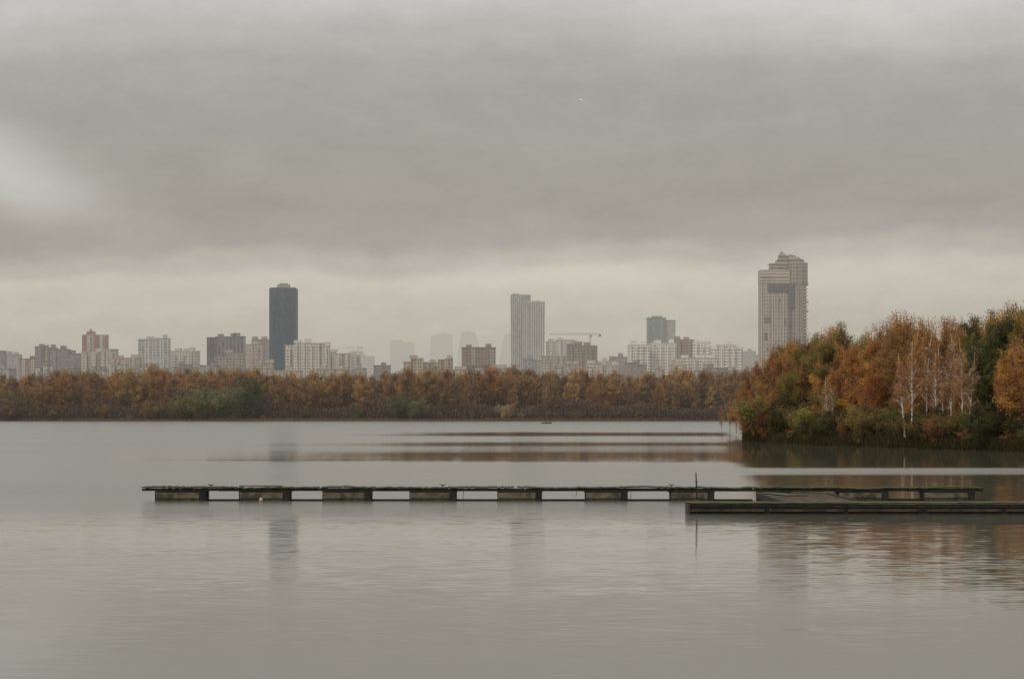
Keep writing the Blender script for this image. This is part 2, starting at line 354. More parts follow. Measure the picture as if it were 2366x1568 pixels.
while px<2620:
    c=random.choice([OL,BR,BR,DG] if px<1850 else ([OL,DG,BR,OL] if px<2080 else [OL,DG,GR,OL,BR,DG]))
    tree(px,random.choice([940,955,968,978,992])+random.uniform(-12,10),shoreY(px)+random.uniform(1.5,6),'shrub',c,random.uniform(.8,1.25)); px+=random.uniform(10,20)
for px,py,c in((1740,935,BR),(1755,915,BR),(1778,900,OL),(1800,930,DG),(1860,930,OL),(2060,940,OL),(2180,955,OL),(2130,960,GR),(2320,945,DG),(2360,945,OL)):
    tree(px,py,shoreY(px)+6,'shrub',c,1.15)
# far shore wood ------------------------------------------------
FAR=[]
for i,(st_,Rr,base,n_) in enumerate((('oak',4.2,.12,3600),('oak',3.8,.25,3200),('oak',4.4,.3,3400),('oak',4.8,.2,4200),('birch',3.6,.2,2600),('oak',4.6,.3,3400),('oak',3.8,.3,2200),('birch',3.4,.25,1500))):
    mb,V,t=gen(100+i,22.,Rr,base,n_,.56,st_,4,36,4,.10)
    FAR.append((mb,V,t))
FARM=[quadmesh('far_tree',V,t,LEAF,(mb,PURP)) for mb,V,t in FAR]
GRN=[]
for i in range(3):
    mb,V,t=gen(140+i,12.,6.,.04,6500,.55,'willow',4,48,4,.10); GRN.append(quadmesh('far_willow',V,t,LEAF,(mb,PURP)))
FC=[(.38,.195,.08),(.44,.225,.085),(.33,.18,.085),(.29,.17,.09),(.36,.22,.095),(.40,.185,.075),(.32,.185,.09),(.42,.25,.105),(.27,.165,.095)]
x=-285.
def ftop(px): return 854+6*math.sin(px*.009+1)+5*math.sin(px*.031)+3*math.sin(px*.083)
while x<300:
    Yt=1122+random.uniform(-4,10); px=CX+x/Yt*F
    o=addobj('autumn_tree',random.choice(FARM),None,(x,Yt,.8),random.uniform(0,6.28))
    c=random.choice(FC); j=random.uniform(.8,1.15); o.color=(c[0]*j,c[1]*j,c[2]*j,1); ht=wz(ftop(px)+random.choice([-2,0,5,12,22,34])+random.uniform(-3,6),Yt)-.8
    s_=ht/22; o.scale=(s_*random.uniform(.85,1.25),)*2+(s_,)
    tag(o,'tall orange-brown autumn tree in a lakeside wood','tree','trees along the far lake shore'); x+=random.uniform(2.2,4.6)
Vs=[];Ts=[];Cs=[]; EV=MB()
for row in range(4):
    x=-420.
    while x<460:
        mb,V,t=FAR[random.randrange(len(FAR))]
        Yt=1140+row*11+random.uniform(-5,5); px=CX+x/Yt*F; s_=(wz(ftop(px)+random.uniform(-7,14),Yt)-.8)/22
        a=random.uniform(0,6.28); ca,sa=math.cos(a),math.sin(a)
        M_=np.array([[ca,sa,0],[-sa,ca,0],[0,0,1]]); W=(V@M_)*s_+np.array([x,Yt,.8])
        Vs.append(W); Ts.append(t); Cs.append(np.tile(np.array(random.choice(FC))*random.uniform(.75,1.1),(len(W),1)))
        EV.tube([(x,Yt,.5),(x+random.uniform(-1,1),Yt,14)],[.3,.15],4)
        x+=random.uniform(4.,7)
r=RNG
def thicket(N,y0,y1,hbase,hvar,colr,wd):
    c=np.stack([r.uniform(-420,460,N),r.uniform(y0,y1,N),np.zeros(N)],1)
    hm=hbase+hvar*np.sin(c[:,0]*.11+y0)*np.sin(c[:,0]*.037+1); c[:,2]=.8+r.uniform(0,1,N)**1.1*hm
    up=np.stack([r.normal(0,.35,N),r.normal(0,.35,N),np.ones(N)],1)*r.uniform(.4,1.2,N)[:,None]; sd2=np.stack([r.normal(0,1,N),r.normal(0,.5,N),np.zeros(N)],1); sd2/=np.linalg.norm(sd2,axis=1)[:,None]; sd2*=wd
    Vt=np.stack([c-up,c-sd2,c+up,c+sd2],1).reshape(-1,3)
    Vs.append(Vt); Ts.append(np.repeat(np.clip(.5+r.normal(0,.2,N)-.2*(c[:,2]<3),0,1),4)); Cs.append(np.tile(np.array(colr),(len(Vt),1)))
thicket(60000,1117,1124,7,3,(.175,.12,.092),.20)
thicket(60000,1126,1136,12,3,(.19,.132,.105),.28)
thicket(50000,1150,1185,17,2,(.17,.12,.10),.45)
o=addobj('distant_wood',quadmesh('distant_wood',np.vstack(Vs),np.concatenate(Ts),LEAFA,(EV,PURP),np.vstack(Cs)))
o['kind']='stuff'; tag(o,'dense brown and orange autumn wood behind the shore','wood')
for px,py,c,w_,nm in((430,890,(.24,.20,.09),1.,'olive'),(475,882,(.23,.21,.10),1.15,'green'),(530,882,(.19,.21,.10),1.25,'green'),(565,903,(.19,.20,.10),1.,'green'),(575,866,(.11,.12,.065),.8,'dark green'),(405,905,(.28,.19,.08),.8,'olive'),(500,920,(.18,.19,.09),1.4,'green'),
    (825,940,(.17,.175,.095),1.1,'green'),(915,912,(.16,.18,.09),1.1,'green'),(960,915,(.17,.19,.095),1.15,'green'),(1168,930,(.42,.33,.15),.9,'pale yellow'),(1090,950,(.24,.2,.1),.7,'olive'),(610,958,(.4,.2,.07),1.6,'orange'),(345,915,(.28,.17,.07),1.,'russet'),(300,958,(.32,.18,.07),1.6,'russet'),(20,920,(.24,.15,.07),1.,'russet'),(1203,952,(.28,.22,.1),1.1,'yellow'),
    (120,945,(.24,.16,.07),1.4,'russet'),(700,945,(.18,.13,.09),1.5,'brown'),(1330,948,(.18,.14,.07),1.5,'brown'),(1480,950,(.2,.14,.07),1.5,'brown'),(240,935,(.26,.15,.07),1.2,'russet')):
    Yt=1114+random.uniform(0,3); o=addobj('lakeside_bush',random.choice(GRN),None,(wx(px,Yt),Yt,.6),random.uniform(0,6.28)); s_=(wz(py,Yt)-.6)/12
    o.scale=(s_*w_,s_*w_,s_); o.color=(*c,1); tag(o,'rounded %s bush standing at the far water edge'%nm,'bush','bushes along the far lake shore')
N=16000; c=np.stack([r.uniform(-420,300,N),r.uniform(1106,1112,N),r.uniform(.1,1.,N)],1); c[:,2]*=(.5+.5*(np.sin(c[:,0]*.05)>-.6)); c[:,1]+=6*np.sin(c[:,0]*.021)+3*np.sin(c[:,0]*.083+1)
up=np.stack([r.normal(0,.1,N),r.normal(0,.1,N),np.ones(N)],1)*r.uniform(.3,.9,N)[:,None]; s2=np.tile(np.array([[.12,0,0]]),(N,1))
Vt=np.stack([c-up,c-s2,c+up,c+s2],1).reshape(-1,3)
o=addobj('reeds',quadmesh('reeds',Vt,np.repeat(r.uniform(.1,.9,N),4),LEAF)); o.color=(.16,.115,.07,1); o['kind']='stuff'; tag(o,'pale dry reeds along the far water edge','reeds')
N=30000; pxs=r.uniform(1716,2640,N); Ys=np.interp(pxs,SX,SY)+r.uniform(-.5,6,N)
c=np.stack([(pxs-CX)/F*Ys,Ys,r.uniform(.05,1.,N)],1); up=np.stack([r.normal(0,.3,N),r.normal(0,.3,N),np.ones(N)],1)*r.uniform(.2,.7,N)[:,None]; s2=np.tile(np.array([[.05,0.03,0]]),(N,1))
Vt=np.stack([c-up,c-s2,c+up,c+s2],1).reshape(-1,3)
o=addobj('shore_grass',quadmesh('shore_grass',Vt,np.repeat(r.uniform(.1,.9,N),4),LEAF)); o.color=(.10,.08,.03,1); o['kind']='stuff'; tag(o,'long dark grass and undergrowth on the wooded bank','grass')
# ---------------------------------------------------------------- facades
_fc={}
def facade(wall,win,bw=3.2,fh=3.,fw=.5,ff=.5,style='grid',second=None,per=3):
    key=(wall,win,bw,fh,fw,ff,style,second,per)
    if key in _fc: return _fc[key]
    m,k=newmat('facade'); tcn=k.n('ShaderNodeTexCoord'); x,y,z=k.sep(tcn.outputs['Object']); nx,ny,nz=k.sep(tcn.outputs['Normal'])
    side=k.m('GREATER_THAN',k.m('ABSOLUTE',nx),.72); u=k.mixf(side,x,y)
    uu=k.m('ADD',k.m('DIVIDE',u,bw),500.25); vv=k.m('ADD',k.m('DIVIDE',z,fh),100.1)
    wnz=k.n('ShaderNodeTexWhiteNoise',{'Vector':k.comb(k.m('FLOOR',uu),k.m('FLOOR',vv),0.)},noise_dimensions='2D').outputs[0]
    colw=k.n('ShaderNodeTexWhiteNoise',{'Vector':k.comb(k.m('FLOOR',uu),3.,0.)},noise_dimensions='2D').outputs[0]
    fwv=k.m('MULTIPLY',k.m('ADD',.6,k.m('MULTIPLY',colw,.8)),fw/2) if style=='grid' else fw/2
    fu=k.m('LESS_THAN',k.m('ABSOLUTE',k.m('SUBTRACT',k.m('FRACT',uu),.5)),fwv); fv=k.m('LESS_THAN',k.m('ABSOLUTE',k.m('SUBTRACT',k.m('FRACT',vv),.5)),ff/2)
    mask={'grid':lambda:k.m('MULTIPLY',fu,fv),'vert':lambda:fu,'horz':lambda:fv}[style]()
    mask=k.m('MULTIPLY',mask,k.m('LESS_THAN',nz,.5))
    wc=k.mixc(k.m('MULTIPLY',k.m('POWER',wnz,3.),.6),win,tuple(min(.6,a*3+.05) for a in win))
    wl=wall
    if second:
        s2=k.m('LESS_THAN',k.m('FRACT',k.m('DIVIDE',k.m('ADD',k.m('FLOOR',uu),.5),float(per))),1./per+.01); wl=k.mixc(s2,wall,second)
    dn=k.noise(k.comb(k.m('MULTIPLY',u,.25),k.m('MULTIPLY',z,.04),0.),1.,4,.6).outputs[0]
    wl=k.mixc(1.,wl,k.ramp(dn,[(.25,(.74,.73,.72)),(.7,(1.08,1.08,1.08))]),'MULTIPLY')
    jt=k.m('LESS_THAN',k.m('FRACT',vv),.1); wl=k.mixc(k.m('MULTIPLY',jt,.25),wl,(.1,.1,.1))
    colr=k.mixc(mask,wl,wc); p=k.n('ShaderNodeBsdfPrincipled',{'Base Color':colr,'Roughness':k.mixf(mask,.85,.35)})
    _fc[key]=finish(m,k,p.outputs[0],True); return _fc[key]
_pl={}
def plain(c):
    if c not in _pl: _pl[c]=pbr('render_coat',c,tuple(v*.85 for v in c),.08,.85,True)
    return _pl[c]
WIN=(.15,.15,.152); DWIN=(.07,.072,.076)
def building(px0,px1,py,D,wall,label,cat='building',name='apartment_building',rot=0.,win=WIN,style='grid',bw=3.2,fh=3.,fw=.5,ff=.5,second=None,per=3,bays=0,lifts=1,dep=16.,steps=None,group='apartment and office buildings of the city skyline'):
    k_=D/F; W=(px1-px0)*k_; X=wx((px0+px1)/2,D); base=.9
    a=abs(rot); w=(W-dep*math.sin(a))/math.cos(a) if rot else W
    if w<W*.4: dep=W*.3; w=(W-dep*math.sin(a))/math.cos(a)
    e=thing(name,label,cat,(X,D,base),rot,group); T=wz(py,D)-base
    mat=facade(wall,win,bw,fh,fw,ff,style,second,per)
    mb=MB(); rf=MB()
    steps=steps or [(0,1,0)]
    for (a0,a1,dz) in steps:
        t=T-dz*k_; x0=-w/2+w*a0; x1=-w/2+w*a1; dd=random.uniform(-.8,.8)
        mb.box(x0,x1-.01,-dep/2+dd,dep/2+dd,-1,t)
        rf.box(x0-.25,x1+.25,-dep/2+dd-.3,dep/2+dd+.3,t+.002,t+.7+abs(dd)*.1)
    part(e,'wall',mb,mat); part(e,'roof',rf,plain(tuple(min(.5,c*.75) for c in wall)))
    if bays:
        bm=facade(tuple(min(.85,c*1.06) for c in wall),win,2.4,fh,.85,.42,'grid')
        for i in range(bays):
            xc=-w/2+w*(i+.5)/bays; b=MB()
            fr=(i+.5)/bays; dz=next((q for a0,a1,q in steps if a0<=fr<=a1),0)
            b.box(xc-1.7,xc+1.7,-dep/2-2.2,-dep/2-.9,2,T-dz*k_-random.choice([0,1.5,3])); part(e,'balcony',b,bm)
    for i in range(lifts):
        fr=(i+.5)/max(1,lifts)+random.uniform(-.12,.12); dz=next((q for a0,a1,q in steps if a0<=fr<=a1),0); xc=-w/2+w*fr; t=T-dz*k_+.72
        ww=min(w*.14,random.uniform(2,4)); b=MB().box(xc-ww,xc+ww,-3,3,t,t+random.uniform(2,3.4)); zt_=b.v[-1][2]; b.box(xc-ww-.2,xc+ww+.2,-3.2,3.2,zt_+.002,zt_+.3)
        b.tube([(xc,0,t),(xc,0,t+random.uniform(4,6))],[.12,.08],4); part(e,'lift_housing',b,plain(wall))
    return e
A=alb
wht=A((184,177,167)); wh2=A((172,163,153)); gry=A((130,125,121)); lgr=A((148,144,140)); tan=A((138,121,106)); brk=A((134,110,98)); bei=A((162,149,136))
building(-40,12,812,2500,gry,'grey panel apartment block above the trees')
building(14,48,820,2700,lgr,'pale grey office block above the trees',lifts=2)
building(48,92,830,2500,brk,'red brick apartment block above the trees',second=wh2)
building(78,136,799,2500,gry,'stepped grey-brown apartment tower block',rot=.25,steps=[(0,.35,3),(.35,.6,0),(.6,1,6)],lifts=2,bays=3)
building(134,188,808,2550,A((118,114,113)),'dark grey stepped apartment block',steps=[(0,.5,0),(.5,1,10)],lifts=2)
e=building(189,252,775,2500,wh2,'red and white apartment tower with stepped cupola',second=A((142,104,90)),per=2,bw=6.,fw=.4,bays=2,lifts=0,rot=.12)
T=wz(775,2500)-.9
part(e,'cupola',MB().prism([(-9,-5),(0,-5),(0,5),(-9,5)],T+.8,T+4).prism([(-7,-4),(-2,-4),(-2,4),(-7,4)],T+4.01,T+7,[(-5.2,-1),(-4,-1),(-4,1),(-5.2,1)]),plain(A((138,108,96))))
building(191,271,808,2440,wh2,'pinkish white lower apartment block',second=A((150,122,110)),per=4,bays=4,steps=[(0,.6,6),(.6,1,0)])
building(271,325,828,2500,bei,'beige apartment block with brown panels',second=tan,lifts=2,bays=2)
building(322,392,783,2600,A((162,160,155)),'white tower with grey-green glazing',win=(.13,.15,.145),fw=.7,ff=.6,bw=4.,steps=[(0,.55,2),(.55,1,0)],lifts=2,second=A((182,179,173)),per=2)
building(395,461,812,2650,A((174,168,159)),'white stepped apartment block with balconies',bays=3,lifts=3,rot=-.2)
building(480,500,781,2520,A((74,74,78)),'dark slim office tower beside a wider one',win=DWIN,style='vert',lifts=0)
building(500,566,778,2600,A((112,111,113)),'dark grey office tower with white ribs',win=DWIN,style='vert',bw=4.,fw=.62,lifts=3,steps=[(0,.6,1),(.6,1,0)])
building(500,566,817,2380,A((145,136,128)),'low beige and glass block',win=DWIN,fw=.7,steps=[(0,.4,8),(.4,1,0)])
building(566,609,797,2420,A((167,154,141)),'beige corner apartment tower above the trees',rot=.3,bays=1)
building(583,626,785,2800,A((126,120,118)),'grey-brown apartment tower behind others',win=DWIN,lifts=2,second=A((110,104,104)))
building(660,762,793,2400,A((188,181,170)),'large white stepped apartment block with balcony columns',bays=6,lifts=3,steps=[(0,.2,6),(.2,.55,0),(.55,.86,1),(.86,1,7)],second=A((164,154,145)))
building(752,832,814,2480,A((174,166,156)),'white and beige apartment block',bays=4,steps=[(0,.3,0),(.3,.7,4),(.7,1,8)],lifts=2,second=tan,per=4)
building(812,865,812,4300,A((165,162,158)),'hazy pale apartment block',steps=[(0,.5,0),(.5,1,12)])
building(864,902,845,2500,A((110,106,104)),'low dark grey concrete block')
building(933,1046,829,2300,A((162,145,128)),'tan stepped apartment block',win=DWIN,steps=[(0,.15,8),(.15,.4,0),(.4,.7,9),(.7,.85,3),(.85,1,0)],second=A((120,102,88)),lifts=3,bays=4)
e=building(1067,1145,804,2350,A((128,112,98)),'brown brick office block with dark glass',win=DWIN,bw=3.,fw=.55,ff=.55,lifts=2,second=A((155,142,128)),per=6)
T=wz(804,2350)
part(e,'glazing',MB().box(-11,8,-8.99,-8.85,2,T-18),facade(A((80,82,86)),DWIN,2.,3.,.8,.7))
building(1145,1182,851,2400,gry,'low grey concrete office block')
building(1208,1250,830,2480,A((136,135,134)),'grey glass-banded office block',fw=.8,ff=.5,lifts=1,steps=[(0,.6,0),(.6,1,4)])
building(1262,1345,786,2900,A((180,174,166)),'tall white stepped apartment block',bays=4,lifts=3,steps=[(0,.25,4),(.25,.75,0),(.75,1,6)])
building(1250,1312,824,2420,bei,'beige apartment block with brown panels',second=tan,bays=2)
building(1309,1381,797,2550,A((128,115,107)),'brown-grey apartment tower under construction',win=DWIN,fw=.6,ff=.55,steps=[(0,.45,0),(.45,1,3)],lifts=2,bays=3,rot=-.15)
building(1381,1420,836,2450,wh2,'white low stepped apartment block'); building(1408,1449,826,2520,A((136,130,126)),'grey stepped apartment block',lifts=2,steps=[(0,.3,6),(.3,1,0)])
W3=A((196,190,182),1.4)
building(1450,1502,798,2420,W3,'white apartment block with balcony columns',bays=3,lifts=2,rot=.18)
building(1500,1562,794,2440,W3,'white apartment block with balcony columns',bays=4,lifts=2)
building(1556,1602,786,2560,A((140,124,112)),'brown panelled apartment block',win=DWIN,bays=2,lifts=2)
building(1598,1644,792,2430,W3,'white apartment block with balcony columns',bays=3,lifts=2,rot=-.1)
building(1640,1715,798,2500,W3,'white stepped apartment block with balcony columns',bays=5,lifts=3,steps=[(0,.2,10),(.2,.75,0),(.75,1,6)])
building(1560,1660,828,2360,A((184,176,168),1.4),'long low white apartment block',bays=6,lifts=3)
building(1712,1745,812,3600,A((140,136,134)),'hazy grey tower behind the wood')
building(1740,1790,822,2800,wh2,'white apartment block behind the wood')
px=-30
while px<1730:
    wdt=random.uniform(22,80); c=random.choice([wht,wh2,bei,gry,lgr,bei,gry,tan,gry])
    nm={wht:'white',wh2:'off-white',bei:'beige',gry:'grey',lgr:'light grey',brk:'red brick',tan:'tan'}[c]
    if not(870<px<932 or 1030<px<1066 or 1120<px<1200):
        building(px,px+wdt,random.uniform(838,857),random.uniform(2050,2300),c,'low %s panel apartment block above the trees'%nm,rot=random.choice([0,0,.2,-.2]),second=random.choice([None,tan,wht,gry]),per=random.choice([2,3,5]),bays=random.choice([0,2,3]),lifts=random.choice([1,2,3]),steps=random.choice([None,[(0,.5,0),(.5,1,4)],[(0,.3,5),(.3,1,0)]]))
    px+=wdt*random.uniform(.9,1.7)
# dark teal tower
D=2500; kk=D/F; e=thing('skyscraper','dark teal glass skyscraper with rounded corners and roof cabin','skyscraper',(wx(655.5,D),D,.9))
Wd=31.5*kk; T=wz(668,D)-.9
def rr(w,dp,c): return [(-w+c,-dp),(w-c,-dp),(w-c*.3,-dp+c*.3),(w,-dp+c),(w,dp-c),(w-c,dp),(-w+c,dp),(-w,dp-c),(-w,-dp+c),(-w+c*.3,-dp+c*.3)]
tg=facade((.006,.058,.092),(.003,.026,.05),2.3,3.6,.6,.7,'grid',(.018,.08,.12),5)
part(e,'wall',MB().prism(rr(Wd,12,3),-1,T),tg)
part(e,'roof',MB().prism(rr(Wd,12,3),T+.002,T+1.3,rr(Wd-1.5,10.5,3)),plain((.02,.07,.095)))
part(e,'roof_cabin',MB().prism(rr(6.4,5,1),T+1.31,T+4.6).prism(rr(4.2,4,1),T+4.61,T+6),plain(A((140,130,118))))
# white twin tower
D=2900; kk=D/F; X0=wx(1219,D); e=thing('skyscraper','pale grey twin-slab skyscraper with vertical fins','skyscraper',(X0,D,.9))
g=lambda p:(p-1219)*kk; T1=wz(681,D)-.9; T2=wz(698,D)-.9
fm=facade(A((146,147,146)),(.15,.16,.165),2.4,3.4,.5,.8,'vert')
part(e,'wall',MB().prism([(g(1182),-4),(g(1226),-4),(g(1226),18),(g(1182),18)],-1,T1,[(g(1179.5),-4),(g(1226),-4),(g(1226),18),(g(1179.5),18)]),fm)
part(e,'wall',MB().prism([(g(1207),-14),(g(1257),-14),(g(1257),8),(g(1207),8)],-1,T2,[(g(1207),-14),(g(1259),-14),(g(1259),8),(g(1207),8)]),fm)
fn=MB()
for p_ in np.arange(1184,1207,4.6): fn.box(g(p_),g(p_)+.9,-5,-3.9,0,T1+.8)
for p_ in np.arange(1207,1257,4.1): fn.box(g(p_),g(p_)+.9,-15,-13.9,0,T2+.8)
part(e,'fin',fn,plain(A((182,180,174))))
part(e,'glazing',MB().box(g(1221),g(1225),-14.5,-13.95,0,T2-2),plain((.1,.11,.12)))
part(e,'roof',MB().box(g(1183),g(1200),2,14,T1,T1+1.6).box(g(1230),g(1250),-8,4,T2,T2+1.4),plain(A((150,150,148))))
# green-grey glass tower
D=3100; kk=D/F; e=thing('office_tower','green-grey glass office tower in two joined volumes','tower',(wx(1527,D),D,.9)); g=lambda p:(p-1527)*kk
T1=wz(736,D)-.9; T2=wz(741,D)-.9
gm=facade(A((108,118,118),1.3),(.09,.105,.11),2.6,3.5,.6,.6,'grid',A((130,138,136),1.2),4)
part(e,'wall',MB().prism([(g(1495),-8),(g(1497),-10),(g(1536),-10),(g(1538),-8),(g(1538),12),(g(1495),12)],-1,T1),gm)
part(e,'wall',MB().box(g(1538.3),g(1560),-6,12,-1,T2),facade(A((148,151,147)),(.16,.175,.175),2.6,3.5,.5,.6))
part(e,'roof',MB().box(g(1494),g(1538.1),-10.5,12.5,T1,T1+.9).box(g(1506),g(1530),-5,6,T1+.91,T1+3.2).box(g(1538.5),g(1560.6),-6.5,12.5,T2+.002,T2+.8),plain(A((104,108,107))))
# tall residential tower
D=2600; kk=D/F; e=thing('skyscraper','tall beige residential skyscraper with stepped crown and dark glazing','skyscraper',(wx(1808,D),D,.9)); g=lambda p:(p-1808)*kk; z_=lambda p:wz(p,D)-.9
bw_=A((158,145,132)); WB=(.11,.10,.10)
bm=facade(bw_,WB,3.1,3.9,.56,.52,'grid',A((146,132,121)),3); bd=facade(A((166,154,141)),(.10,.09,.09),60.,4.4,.99,.45,'horz')
part(e,'wall',MB().box(g(1755),g(1820),-14,14,-1,z_(656)),bm)
pil=MB()
for p_ in (1755.5,1781,1806): pil.box(g(p_),g(p_)+.8,-14.9,-14.02,0,z_(657 if p_<1770 else 678))
part(e,'pilaster',pil,plain(A((172,160,147))))
part(e,'wall',MB().box(g(1754.4),g(1821),-14.6,14,z_(656)+.01,z_(627)),bd,'horizontally banded upper storeys')
bandm=MB()
for p_ in (634,641,648,655): bandm.box(g(1753.8),g(1821.3),-15.1,13,z_(p_)+.02,z_(p_-2.4))
part(e,'balcony',bandm,plain(A((176,164,151))))
def arc(x0,x1,dp,n=8,y0=0):
    c=(x0+x1)/2; w_=(x1-x0)/2
    return [(c-w_*math.cos(math.pi*i/n),y0-dp*math.sin(math.pi*i/n)) for i in range(n+1)]+[(x1,13.8),(x0,13.8)]
part(e,'wall',MB().prism(arc(g(1822),g(1861),9,10,-8),-1,z_(657)),facade(A((148,135,123)),(.08,.075,.08),2.6,3.9,.5,.6,'grid',A((124,112,104)),2))
part(e,'wall',MB().prism(arc(g(1818),g(1864),10,10,-8),z_(657)+.01,z_(610)),facade(A((146,134,123)),(.07,.065,.07),3.2,3.9,.55,.5,'grid',A((122,112,104)),2),'bulging upper storeys of the round wing')
gl1=facade((.085,.082,.095),(.045,.045,.06),3.,3.3,.8,.7)
part(e,'glazing',MB().box(g(1771),g(1817.8),-14.95,-14.05,z_(677),z_(657)),gl1); part(e,'glazing',MB().box(g(1818),g(1831),-17.6,-14.05,z_(712),z_(657)),gl1)
part(e,'glazing',MB().box(g(1818.2),g(1822.5),-15.6,-14.0,0,z_(713)),facade((.13,.12,.12),(.08,.075,.08),3.,3.3,.8,.6))
for a_,b_,c_,d_ in((1764,1767,747,733),(1769,1772,747,733),(1774,1777,747,733),(1809,1812,750,736),(1764,1770,786,770),(1797,1800,700,690)): part(e,'window',MB().box(g(a_),g(b_),-14.6,-14.03,z_(c_),z_(d_)),plain((.11,.10,.10)))
part(e,'cornice',MB().box(g(1753.6),g(1817.9),-15.2,14.2,z_(627)+.01,z_(625)).prism(arc(g(1817.5),g(1864.5),10.6,10,-8),z_(610)+.01,z_(608.5)),plain(A((172,160,147))))
cm=facade(A((138,126,115)),(.06,.055,.06),3.,4.2,.5,.5,'horz')
cr=MB().prism([(g(1777),-10),(g(1817),-10),(g(1817),12),(g(1777),12)],z_(625)+.02,z_(611),[(g(1780),-10),(g(1817),-10),(g(1817),12),(g(1780),12)])
cr.prism([(g(1790),-8),(g(1817),-8),(g(1817),10),(g(1790),10)],z_(611)+.02,z_(601),[(g(1794),-8),(g(1817),-8),(g(1817),10),(g(1794),10)])
cr.prism(arc(g(1819),g(1859),8,8,-4),z_(608.5)+.02,z_(600),arc(g(1819),g(1856),8,8,-4))
cr.prism(arc(g(1812),g(1852),7,8,-3),z_(600)+.02,z_(594),arc(g(1814),g(1846),6,8,-2)); cr.box(g(1799),g(1836),-7,7,z_(601)+.03,z_(592))
part(e,'crown',cr,cm)
part(e,'crown_ledge',MB().box(g(1776),g(1817.4),-11,12.5,z_(611)+.001,z_(609.6)).box(g(1798),g(1837),-7.6,7.6,z_(592)+.01,z_(590.8)),plain(A((165,152,140))))
part(e,'turret',MB().box(g(1800),g(1814),-6,2,z_(590.8)+.02,z_(587)).box(g(1802),g(1809),-4,0,z_(587)+.02,z_(582)).box(g(1822),g(1830),-4,0,z_(590.8)+.02,z_(588)).tube([(g(1806),-2,z_(582)),(g(1806),-2,z_(579))],[.15,.1],4),plain(A((140,128,116))))
for py_ in (660,700,722): part(e,'balcony',MB().box(g(1858),g(1865.5),-9,4,z_(py_),z_(py_-4)),plain(A((130,117,106))))
for i in range(18):
    zz=z_(800)+i*(z_(662)-z_(800))/18; part(e,'balcony',MB().box(g(1851),g(1862.6),-15,-2,zz,zz+1.),plain(A((165,152,138))))
# ghost towers
def ghost(x0,x1,py,D,poly,label):
    kk=D/F; e=thing('hazy_skyscraper',label,'skyscraper',(wx((x0+x1)/2,D),D,.9),0,'distant skyscrapers fading in haze'); w_=(x1-x0)/2*kk; T=wz(py,D)-.9
    mb=MB(); fr=[(x*w_,z*T) for x,z in poly]; n=len(fr); dp=25
    mb.v=[(x,-dp,z) for x,z in fr]+[(x,dp,z) for x,z in fr]; mb.f=[tuple(range(n)),tuple(range(2*n-1,n-1,-1))]
    for i in range(n): j=(i+1)%n; mb.f.append((i,n+i,n+j,j))
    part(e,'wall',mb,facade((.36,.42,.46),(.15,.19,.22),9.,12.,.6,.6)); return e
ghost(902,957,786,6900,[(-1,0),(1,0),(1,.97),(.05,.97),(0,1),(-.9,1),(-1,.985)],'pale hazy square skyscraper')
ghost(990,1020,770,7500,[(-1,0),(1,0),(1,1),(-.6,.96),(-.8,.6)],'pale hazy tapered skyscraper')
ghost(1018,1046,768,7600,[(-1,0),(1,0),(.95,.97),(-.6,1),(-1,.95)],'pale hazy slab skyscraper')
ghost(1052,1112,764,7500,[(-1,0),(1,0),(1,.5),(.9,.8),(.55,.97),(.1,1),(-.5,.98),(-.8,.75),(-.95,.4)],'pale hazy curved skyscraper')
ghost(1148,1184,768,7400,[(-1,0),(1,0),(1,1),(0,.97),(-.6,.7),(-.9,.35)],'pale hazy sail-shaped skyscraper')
# cranes
def crane(px,pytop,x0,x1,D,pybase,c,label):
    kk=D/F; e=thing('tower_crane',label,'crane',(wx(px,D),D,.9)); g=lambda p:(p-px)*kk; z=lambda p:wz(p,D)-.9; m_=plain(c)
    mb=MB(); zt=z(pytop+2); n=int(zt/3)
    for sx in(-.8,.8):
        for sy in(-.8,.8): mb.tube([(sx,sy,0),(sx,sy,zt)],[.22,.22],4)
    for i in range(n): mb.tube([(-.8 if i%2 else .8,-.8,zt*i/n),(.8 if i%2 else -.8,-.8,zt*(i+1)/n)],[.12,.12],3)
    part(e,'mast',mb,m_)
    zj=z(pytop+3); mb=MB(); a_,b_=g(x0),g(x1)
    for sy in(-.6,.6): mb.tube([(a_,sy,zj),(b_,sy,zj)],[.16,.16],4)
    mb.tube([(a_,0,zj+1.3),(b_,0,zj+1.3)],[.14,.14],4); n=24
    for i in range(n): mb.tube([(a_+(b_-a_)*i/n,0,zj+(1.3 if i%2 else 0)),(a_+(b_-a_)*(i+1)/n,0,zj+(0 if i%2 else 1.3))],[.09,.09],3)
    part(e,'jib',mb,m_)
    part(e,'tie_bar',MB().tube([(0,0,zj),(0,0,z(pytop-2))],[.3,.15],4).tube([(0,0,z(pytop-2)),(a_*.65,0,zj+1.3)],[.07,.07],3).tube([(0,0,z(pytop-2)),(b_*.8,0,zj+1.3)],[.07,.07],3),m_)
    sgn=1 if abs(b_)<abs(a_) else -1; xb=b_ if sgn>0 else a_
    part(e,'counterweight',MB().box(min(xb,xb-sgn*3),max(xb,xb-sgn*3),-.8,.8,zj-2.2,zj-.1),plain((.2,.2,.2))); part(e,'cab',MB().box(.9,2.4,-.9,.7,zj-2.6,zj-.3),plain((.3,.25,.2)))
crane(1363,770,1270,1389,2600,797,(.20,.14,.09),'ochre tower crane above a building under construction')
crane(827,800,795,838,4300,815,(.3,.2,.15),'small hazy tower crane behind apartment blocks')
